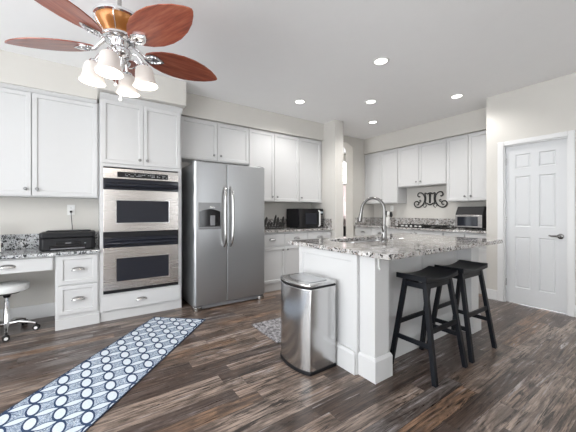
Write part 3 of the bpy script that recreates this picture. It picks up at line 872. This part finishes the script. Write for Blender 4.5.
def desk_stool():
    t = thing('desk_stool', 'white round cushioned rolling stool with chrome base at the desk', 'stool', (-.635, 3.80, 0))
    bm = bmesh.new(); lathe(bm, [(.0, .405), (.142, .405), (.158, .412), (.165, .435), (.162, .462), (.147, .474), (.0, .477)], seg=36)
    obj('seat', bm, M['cushion'], t, smooth=True)
    bm = bmesh.new(); lathe(bm, [(.10, .404), (.10, .388), (.03, .37), (.022, .345)], seg=24); obj('seat_plate', bm, M['black'], t, smooth=True)
    bm = bmesh.new(); lathe(bm, [(.014, .36), (.014, .31), (.022, .308), (.024, .11), (.030, .10), (.030, .07), (.0, .068)], seg=20); obj('gas_column', bm, M['chrome'], t, smooth=True)
    for k in range(5):
        a = math.radians(-10+72*k); c, s = math.cos(a), math.sin(a)
        bm = bmesh.new(); tube(bm, [(.02*c, .02*s, .095), (.09*c, .09*s, .105), (.175*c, .175*s, .085), (.216*c, .216*s, .068)], [.018, .015, .012, .011], 10)
        leg = obj('leg', bm, M['chrome'], t, smooth=True)
        bm = bmesh.new(); x, y = .222*c, .222*s
        ca = a+PI/2+.4*k; px, py = math.cos(ca), math.sin(ca)
        for sd in (-1, 1): 
            tube(bm, [(x+px*.006*sd, y+py*.006*sd, .0265), (x+px*.021*sd, y+py*.021*sd, .0265)], .0262, 18)
        tube(bm, [(x, y, .03), (x, y, .070)], .007, 8)
        obj('caster', bm, M['tire'], leg, smooth=True)
        bm = bmesh.new()
        for sd in (-1, 1): tube(bm, [(x+px*.021*sd, y+py*.021*sd, .0265), (x+px*.0225*sd, y+py*.0225*sd, .0265)], .014, 14)
        obj('caster_cap', bm, M['white_plastic'], leg, smooth=True)
desk_stool()

# ---------------------------------------------------------------- counter items
def microwave():
    t = thing('microwave', 'black microwave oven on the granite counter', 'microwave', (2.80, 3.74, .892))
    w, dp, h = .515, .36, .325
    bx('microwave_body', (0, w, .02, dp, .012, h), M['black'], t, .006)
    bx('microwave_door', (.0, .425, .0, .02, .014, h-.002), M['gloss_black'], t, .004)
    bx('door_window', (.13, .36, -.002, .0, .07, .25), M['screen'], t, .001)
    bm = bmesh.new(); tube(bm, [(.412, -.0, .03), (.412, -.03, .045), (.412, -.03, .275), (.412, -.0, .29)], .012, 10); obj('door_handle', bm, M['white_plastic'], t, smooth=True)
    p = bx('control_panel', (.43, w, .0, .02, .014, h-.002), M['gloss_black'], t, .003)
    bm = bmesh.new()
    for i in range(5):
        for j in range(3): mbox(bm, .438+j*.024, .456+j*.024, -.002, 0, .05+i*.036, .066+i*.036)
    obj('buttons', bm, M['nickel'], p)
    bx('clock_display', (.44, .505, -.002, 0, .245, .275), M['display'], p, 0)
    for x in (.05, w-.05):
        for y in (.06, .31):
            bm = bmesh.new(); lathe(bm, [(.014, 0), (.014, .012)], (x, y, 0), 12); obj('foot', bm, M['rubber'], t)
microwave()
def word_sign():
    t = thing('word_sign', 'black looping script tabletop sign between fridge and microwave', 'sign', (2.315, 3.95, .892))
    bx('sign_base', (-.05, .33, -.02, .03, 0, .016), M['iron'], t, .003)
    bm = bmesh.new()
    P = []
    # looping handwriting: tall strokes and low loops
    def loop(x, h, w): 
        r = []
        for i in range(13):
            a = 2*PI*i/12
            r.append((x+w*.5*math.sin(a)+.012*i/12+.22*(h*.5-h*.5*math.cos(a)), h*.5-h*.5*math.cos(a)+.028))
        return r
    for x, h, w in ((-.03, .125, .022), (.015, .060, .028), (.055, .055, .028), (.095, .150, .022), (.135, .120, .022), (.175, .055, .030), (.21, .130, .020), (.235, .05, .02)):
        P += loop(x, h, w)
    tube(bm, [(x, .004*math.sin(i*.9), z) for i, (x, z) in enumerate([(a*1.32, b*1.2) for a, b in P])], .011, 6)
    mbox(bm, .03, .04, -.004, .004, .012, .03); mbox(bm, .18, .19, -.004, .004, .012, .03)
    obj('script_lettering', bm, M['iron'], t, smooth=True)
word_sign()
def toaster_oven():
    # local: x to the right seen from the front (towards -Y), y into the wall
    t = thing('toaster_oven', 'steel-fronted black toaster oven at the right end of the counter', 'toaster oven', (4.76, 2.265, .892), -PI/2)
    w, dp, h = .385, .33, .352
    bm = bmesh.new()
    pr = [(.012, .02), (dp, .02), (dp, h-.01), (dp-.03, h), (.09, h), (.012, .238)]
    A = [bm.verts.new((0, y, z)) for y, z in pr]; B = [bm.verts.new((w, y, z)) for y, z in pr]
    bm.faces.new(A); bm.faces.new(B[::-1])
    for i in range(len(pr)): bm.faces.new((A[i], A[(i+1) % len(pr)], B[(i+1) % len(pr)], B[i]))
    obj('oven_body', bm, M['black'], t, .006)
    d = bx('oven_door', (.006, w-.006, -.002, .012, .035, .225), M['toaster_steel'], t, .003)
    bx('door_window', (.035, w-.06, -.004, -.002, .055, .195), M['screen'], d, .002)
    bm = bmesh.new(); tube(bm, [(.03, -.0, .212), (.03, -.03, .212), (w-.03, -.03, .212), (w-.03, -.0, .212)], .007, 10); obj('door_handle', bm, M['nickel'], d, smooth=True)
    bm = bmesh.new(); v = [bm.verts.new(p) for p in ((.13, .030, .258), (.22, .030, .258), (.22, .042, .272), (.13, .042, .272))]; bm.faces.new(v)
    r = bmesh.ops.extrude_face_region(bm, geom=bm.faces[:]); 
    for g_ in r['geom']:
        if isinstance(g_, bmesh.types.BMVert): g_.co += Vector((0, -.002, .002))
    obj('display_mark', bm, M['nickel'], t)
    for x in (.04, w-.04):
        for y in (.05, dp-.05):
            bm = bmesh.new(); lathe(bm, [(.013, 0), (.013, .02)], (x, y, 0), 10); obj('foot', bm, M['rubber'], t)
toaster_oven()
def cooktop():
    t = thing('cooktop', 'black gas cooktop with a row of bright knobs', 'cooktop', (4.60, 3.26, .892), -PI/2)
    w, dp = .86, .50
    bx('cooktop_plate', (0, w, 0, dp, 0, .012), M['gloss_black'], t, .004)
    for i in range(5):
        x = .14+i*.085
        bm = bmesh.new(); lathe(bm, [(.019, 0), (.021, .004), (.017, .022), (.0, .024)], (x, .05, .012), 18); obj('control_knob', bm, M['white_plastic'], t, smooth=True)
    for gx in (.03, .31, .59):
        bm = bmesh.new(); z0, z1 = .030, .040
        for y in (.10, .24, .36, .48): mbox(bm, gx, gx+.24, y-.006, y+.006, z0, z1)
        for x in (gx+.006, gx+.12, gx+.234): mbox(bm, x-.006, x+.006, .094, .486, z0, z1)
        for x in (gx+.006, gx+.234):
            for y in (.10, .48): mbox(bm, x-.006, x+.006, y-.006, y+.006, .012, z0)
        obj('grate', bm, M['iron'], t)
        for y in (.18, .40):
            bm = bmesh.new(); lathe(bm, [(.045, 0), (.045, .008), (.03, .014), (.0, .015)], (gx+.12, y, .012), 20); obj('burner', bm, M['iron'], t, smooth=True)
cooktop()
def utensil_crock():
    t = thing('utensil_crock', 'white ceramic crock with dark cooking utensils', 'crock', (4.93, 3.63, .892))
    bm = bmesh.new(); lathe(bm, [(.0, .0), (.05, 0), (.055, .01), (.052, .15), (.056, .165), (.050, .165), (.047, .152), (.048, .02), (.0, .018)], seg=24)
    obj('crock', bm, M['ceramic'], t, smooth=True)
    for i, (a, b, h, m) in enumerate(((-.04, .05, .26, 'black'), (.03, .06, .28, 'black'), (.01, -.07, .24, 'black'), (-.03, -.03, .27, 'white_plastic'), (.03, -.05, .26, 'black'))):
        bm = bmesh.new(); tube(bm, [(a*.3, b*.3, .03), (a, b, h-.06)], .006, 8)
        R = .026
        v0 = Vector((a, b, h-.03)); 
        bmesh.ops.create_uvsphere(bm, u_segments=12, v_segments=8, radius=1, matrix=Matrix.Translation(v0) @ Matrix.Diagonal((.016, R*1.25, .045, 1)))
        obj('utensil', bm, M[m], t, smooth=True)
utensil_crock()
# iron scroll on the kitchen wall (local x to the right, z up)
def scroll():
    t = thing('wall_scroll', 'black wrought iron scroll ornament above the cooktop', 'wall decor', (XK, 2.888, 1.385), -PI/2)
    k = .00131; cx, cy = 298, 190
    def cv(P, r, name, mirror=True):
        for s in ((1, -1) if mirror else (1,)):
            pts = [((x-cx)*k*s, -.014, -(y-cy)*k) for x, y in P]
            # Catmull-Rom smoothing
            out = []
            for i in range(len(pts)-1):
                p0, p1, p2, p3 = [Vector(pts[max(0, min(len(pts)-1, i+q))]) for q in (-1, 0, 1, 2)]
                for m in range(4):
                    u_ = m/4; out.append(.5*((2*p1)+(-p0+p2)*u_+(2*p0-5*p1+4*p2-p3)*u_*u_+(-p0+3*p1-3*p2+p3)*u_**3))
            out.append(Vector(pts[-1]))
            bm = bmesh.new(); tube(bm, out, r, 8); obj(name, bm, M['iron'], t, smooth=True)
    cv([(152,140),(136,145),(118,128),(124,100),(150,86),(185,95),(210,125),(222,165),(216,215),(190,262),(150,290),(105,294),(72,270),(64,238),(84,212),(115,212),(134,232),(126,256),(104,258)], .0105, 'scroll_bar')
    cv([(140,205),(150,192),(165,200),(160,216),(142,222)], .008, 'scroll_curl')
    cv([(206,285),(200,262),(215,248),(238,252),(246,272),(234,292),(214,296)], .0065, 'scroll_curl')
    cv([(228,232),(236,200),(238,160),(232,125),(224,105),(236,96),(262,110),(280,98),(298,94)], .010, 'scroll_bar')
    cv([(228,232),(250,238),(275,252),(298,264)], .010, 'scroll_bar')
    bx('letter_bar', (-.017, .017, -.022, -.008, -.065, .110), M['iron'], t, .002)
    bm = bmesh.new()
    for x, z in ((-.10, -.04), (.10, -.04), (0, .12)): mbox(bm, x-.006, x+.006, -.014, 0, z-.006, z+.006)
    obj('wall_mount', bm, M['iron'], t)
scroll()
# dark box seen through the archway on the hall table
t = thing('hall_table', 'narrow pale table seen through the archway', 'table', (5.25, 5.22, 0))
bx('tabletop', (-.35, .35, -.15, .15, .52, .55), M['trim'], t, .003)
for x in (-.32, .32):
    for y in (-.12, .12): bx('leg', (x-.02, x+.02, y-.02, y+.02, 0, .52), M['trim'], t, .002)
t = thing('black_box', 'small black box with pale face seen through the archway', 'box', (5.32, 5.17, .551))
bx('case', (-.06, .06, -.05, .05, 0, .25), M['black'], t, .004)
bx('face_plate', (-.03, .03, -.053, -.05, .07, .17), M['white_plastic'], t, .001)
bm = bmesh.new(); n = 24
A = []; B = []
for i in range(n+1):
    x = 4.99+.72*i/n; y = HY-.045+.012*math.sin(i*1.9); A.append(bm.verts.new((x, y, .80))); B.append(bm.verts.new((x, y, 1.86)))
for i in range(n): bm.faces.new((A[i], A[i+1], B[i+1], B[i]))
o = obj('cafe_curtain', bm, M['pink'], None, smooth=True); tag(o, 'pinkish half curtain on the hallway window', 'curtain')
sm = o.modifiers.new('thick', 'SOLIDIFY'); sm.thickness = .004
bm = bmesh.new(); tube(bm, [(4.93, HY-.045, 1.868), (5.77, HY-.045, 1.868)], .009, 8); mbox(bm, 4.935, 4.945, HY-.05, HY, 1.86, 1.876); mbox(bm, 5.755, 5.765, HY-.05, HY, 1.86, 1.876)
obj('curtain_rod', bm, M['brown'], o, smooth=True)

# ---------------------------------------------------------------- recessed lights
spots = [(2.461, 1.896, 'recessed ceiling light nearest the camera, largest of the five'), (3.248, 2.670, 'recessed ceiling light in the middle of the group'),
         (4.034, 1.896, 'rightmost recessed ceiling light'), (2.434, 3.232, 'leftmost recessed ceiling light, above the fridge run'),
         (4.016, 3.259, 'lowest in view recessed ceiling light, near the archway')]
first = None
for (x, y, lb), watt in zip(spots, (32, 9, 6, 14, 9)):
    if first is None:
        t = thing('recessed_light', lb, 'ceiling light', (x, y, H), 0, 'round recessed ceiling lights')
        bm = bmesh.new(); lathe(bm, [(.060, -.002), (.062, -.007), (.078, -.006), (.085, -.001), (.085, 0)], seg=32, cap=False); obj('trim_ring', bm, M['white_plastic'], t, smooth=True)
        bm = bmesh.new(); lathe(bm, [(.0, -.004), (.061, -.004)], seg=32, cap=False); obj('lamp_lens', bm, M['lamp'], t)
        first = t
    else:
        t = copy_tree(first); t.location = (x, y, H); t['label'] = lb
    ld = bpy.data.lights.new('recessed_glow', 'SPOT'); ld.energy = watt; ld.spot_size = math.radians(150); ld.spot_blend = .6; ld.shadow_soft_size = .06; ld.color = (1, .98, .955)
    lo = bpy.data.objects.new('recessed_glow', ld); C.objects.link(lo); lo.parent = t; lo.location = (0, 0, -.02)

# ---------------------------------------------------------------- ceiling fan
def fan():
    t = thing('ceiling_fan', 'ceiling fan with five cherry leaf blades and four glass shades', 'ceiling fan', (.172, 2.202, 0))
    ch = M['chrome']
    bm = bmesh.new(); lathe(bm, [(.0, 2.63), (.03, 2.63), (.055, 2.65), (.070, 2.69), (.072, H-.001)], seg=28); obj('ceiling_canopy', bm, ch, t, smooth=True)
    bm = bmesh.new(); tube(bm, [(0, 0, 2.445), (0, 0, 2.635)], .0125, 14); obj('downrod', bm, M['nickel'], t, smooth=True)
    bm = bmesh.new(); lathe(bm, [(.0, 2.462), (.03, 2.460), (.08, 2.450), (.135, 2.436), (.150, 2.426), (.148, 2.412), (.136, 2.404)], seg=40, cap=False)
    obj('top_ring', bm, ch, t, smooth=True)
    bm = bmesh.new(); lathe(bm, [(.138, 2.408), (.135, 2.392), (.122, 2.365), (.102, 2.338), (.090, 2.320), (.088, 2.312)], seg=40, cap=False); m = obj('motor_housing', bm, M['amber'], t, smooth=True)
    for k in range(6):
        a = 2*PI*k/6+.2; bm = bmesh.new(); tube(bm, [((r+.001)*math.cos(a), (r+.001)*math.sin(a), z) for r, z in ((.138, 2.406), (.135, 2.39), (.122, 2.363), (.102, 2.336), (.091, 2.317))], .003, 6)
        obj('housing_rib', bm, ch, m, smooth=True)
    bm = bmesh.new(); lathe(bm, [(.088, 2.314), (.102, 2.306), (.106, 2.292), (.095, 2.278), (.060, 2.268), (.050, 2.240), (.066, 2.225), (.070, 2.200), (.060, 2.178), (.040, 2.165), (.030, 2.13), (.022, 2.10), (.014, 2.085), (.018, 2.070), (.010, 2.055), (.0, 2.05)], seg=32)
    obj('hub', bm, ch, t, smooth=True)
    # blades
    prof = [(.155, .030), (.19, .062), (.24, .092), (.31, .116), (.39, .125), (.47, .120), (.55, .100), (.62, .070), (.67, .036), (.693, .014), (.70, .0)]
    for k in range(5):
        a = math.radians(6+72*k)
        bm = bmesh.new(); up, dn = [], []
        line = [(x, w) for x, w in prof]+[(x, -w) for x, w in prof[::-1][1:]]
        V = [[bm.verts.new((x, y, z)) for x, y in line] for z in (0, .007)]
        bm.faces.new(V[0][::-1]); bm.faces.new(V[1]); n = len(line)
        for i in range(n): bm.faces.new((V[0][i], V[0][(i+1) % n], V[1][(i+1) % n], V[1][i]))
        b = obj('fan_blade', bm, M['blade'], t, .002, loc=(0, 0, 2.238), rot=(math.radians(PITCH), 0, 0))
        b.rotation_mode = 'XYZ'; b.rotation_euler = (Matrix.Rotation(a, 3, 'Z') @ Matrix.Rotation(math.radians(PITCH), 3, 'X')).to_euler()
        bm = bmesh.new()
        # ornate bracket: arm plus leaf medallion under the blade
        tube(bm, [(.085, 0, .05), (.12, 0, .025), (.155, 0, -.006), (.20, 0, -.010)], [.014, .011, .012, .010], 10)
        pts = [(.150, .0), (.165, .030), (.195, .046), (.230, .040), (.262, .022), (.285, 0), (.262, -.022), (.230, -.040), (.195, -.046), (.165, -.030)]
        A = [bm.verts.new((x, y, -.008)) for x, y in pts]; B = [bm.verts.new((x, y, -.001)) for x, y in pts]
        bm.faces.new(A[::-1]); bm.faces.new(B)
        for i in range(len(pts)): bm.faces.new((A[i], A[(i+1) % len(pts)], B[(i+1) % len(pts)], B[i]))
        for s in (-1, 1): tube(bm, [(.17, s*.012, -.011), (.20, s*.03, -.012), (.235, s*.024, -.011), (.262, 0, -.011)], .004, 6)
        obj('blade_bracket', bm, ch, b, smooth=True)
    # light kit
    for k in range(4):
        a = math.radians(66+90*k); c, s = math.cos(a), math.sin(a)
        bm = bmesh.new(); P = []
        for i in range(13):
            q = i/12; r = .05+.095*q; z = 2.185+.030*math.sin(q*PI*.95)-.045*q*q-.0
            P.append((r*c, r*s, z))
        tube(bm, P, .0075, 8)
        Q = [((.06+.05*math.sin(q))*c, (.06+.05*math.sin(q))*s, 2.17-.03*(1-math.cos(q))) for q in [i*.4 for i in range(9)]]
        tube(bm, Q, .004, 6)
        arm = obj('light_arm', bm, ch, t, smooth=True)
        ti = math.radians(5)
        R = Matrix.Rotation(a, 3, 'Z') @ Matrix.Rotation(-ti, 3, 'Y')
        loc = Vector((.148*c, .148*s, 2.150))
        bm = bmesh.new(); lathe(bm, [(.010, .0), (.024, -.004), (.030, -.012), (.030, -.024), (.034, -.028)], seg=20); o = obj('shade_fitter', bm, ch, arm, smooth=True, loc=loc); o.rotation_euler = R.to_euler()
        bm = bmesh.new(); lathe(bm, [(.030, -.020), (.044, -.028), (.054, -.046), (.058, -.075), (.060, -.105), (.067, -.130), (.076, -.146), (.077, -.149), (.073, -.150), (.063, -.133), (.056, -.105), (.054, -.075), (.050, -.048), (.040, -.032), (.027, -.024)], seg=28, cap=False)
        o = obj('glass_shade', bm, M['frost'], arm, smooth=True, loc=loc); o.rotation_euler = R.to_euler()
        ld = bpy.data.lights.new('fan_bulb_glow', 'POINT'); ld.energy = 2.4; ld.shadow_soft_size = .03; ld.color = (1, .93, .83)
        lo = bpy.data.objects.new('fan_bulb_glow', ld); C.objects.link(lo); lo.parent = t; lo.location = loc+R @ Vector((0, 0, -.165))
    for dx, dy, zb in ((.005, -.005, 1.895), (-.02, .03, 2.0)):
        bm = bmesh.new(); tube(bm, [(dx, dy, 2.17), (dx, dy, zb+.02)], .0015, 6)
        pc = obj('pull_chain', bm, ch, t)
        bm = bmesh.new(); lathe(bm, [(.0, .024), (.004, .02), (.010, .006), (.008, -.004), (.0, -.008)], (dx, dy, zb), 12); obj('chain_bob', bm, M['ceramic'], pc, smooth=True)
PITCH = -13
fan()
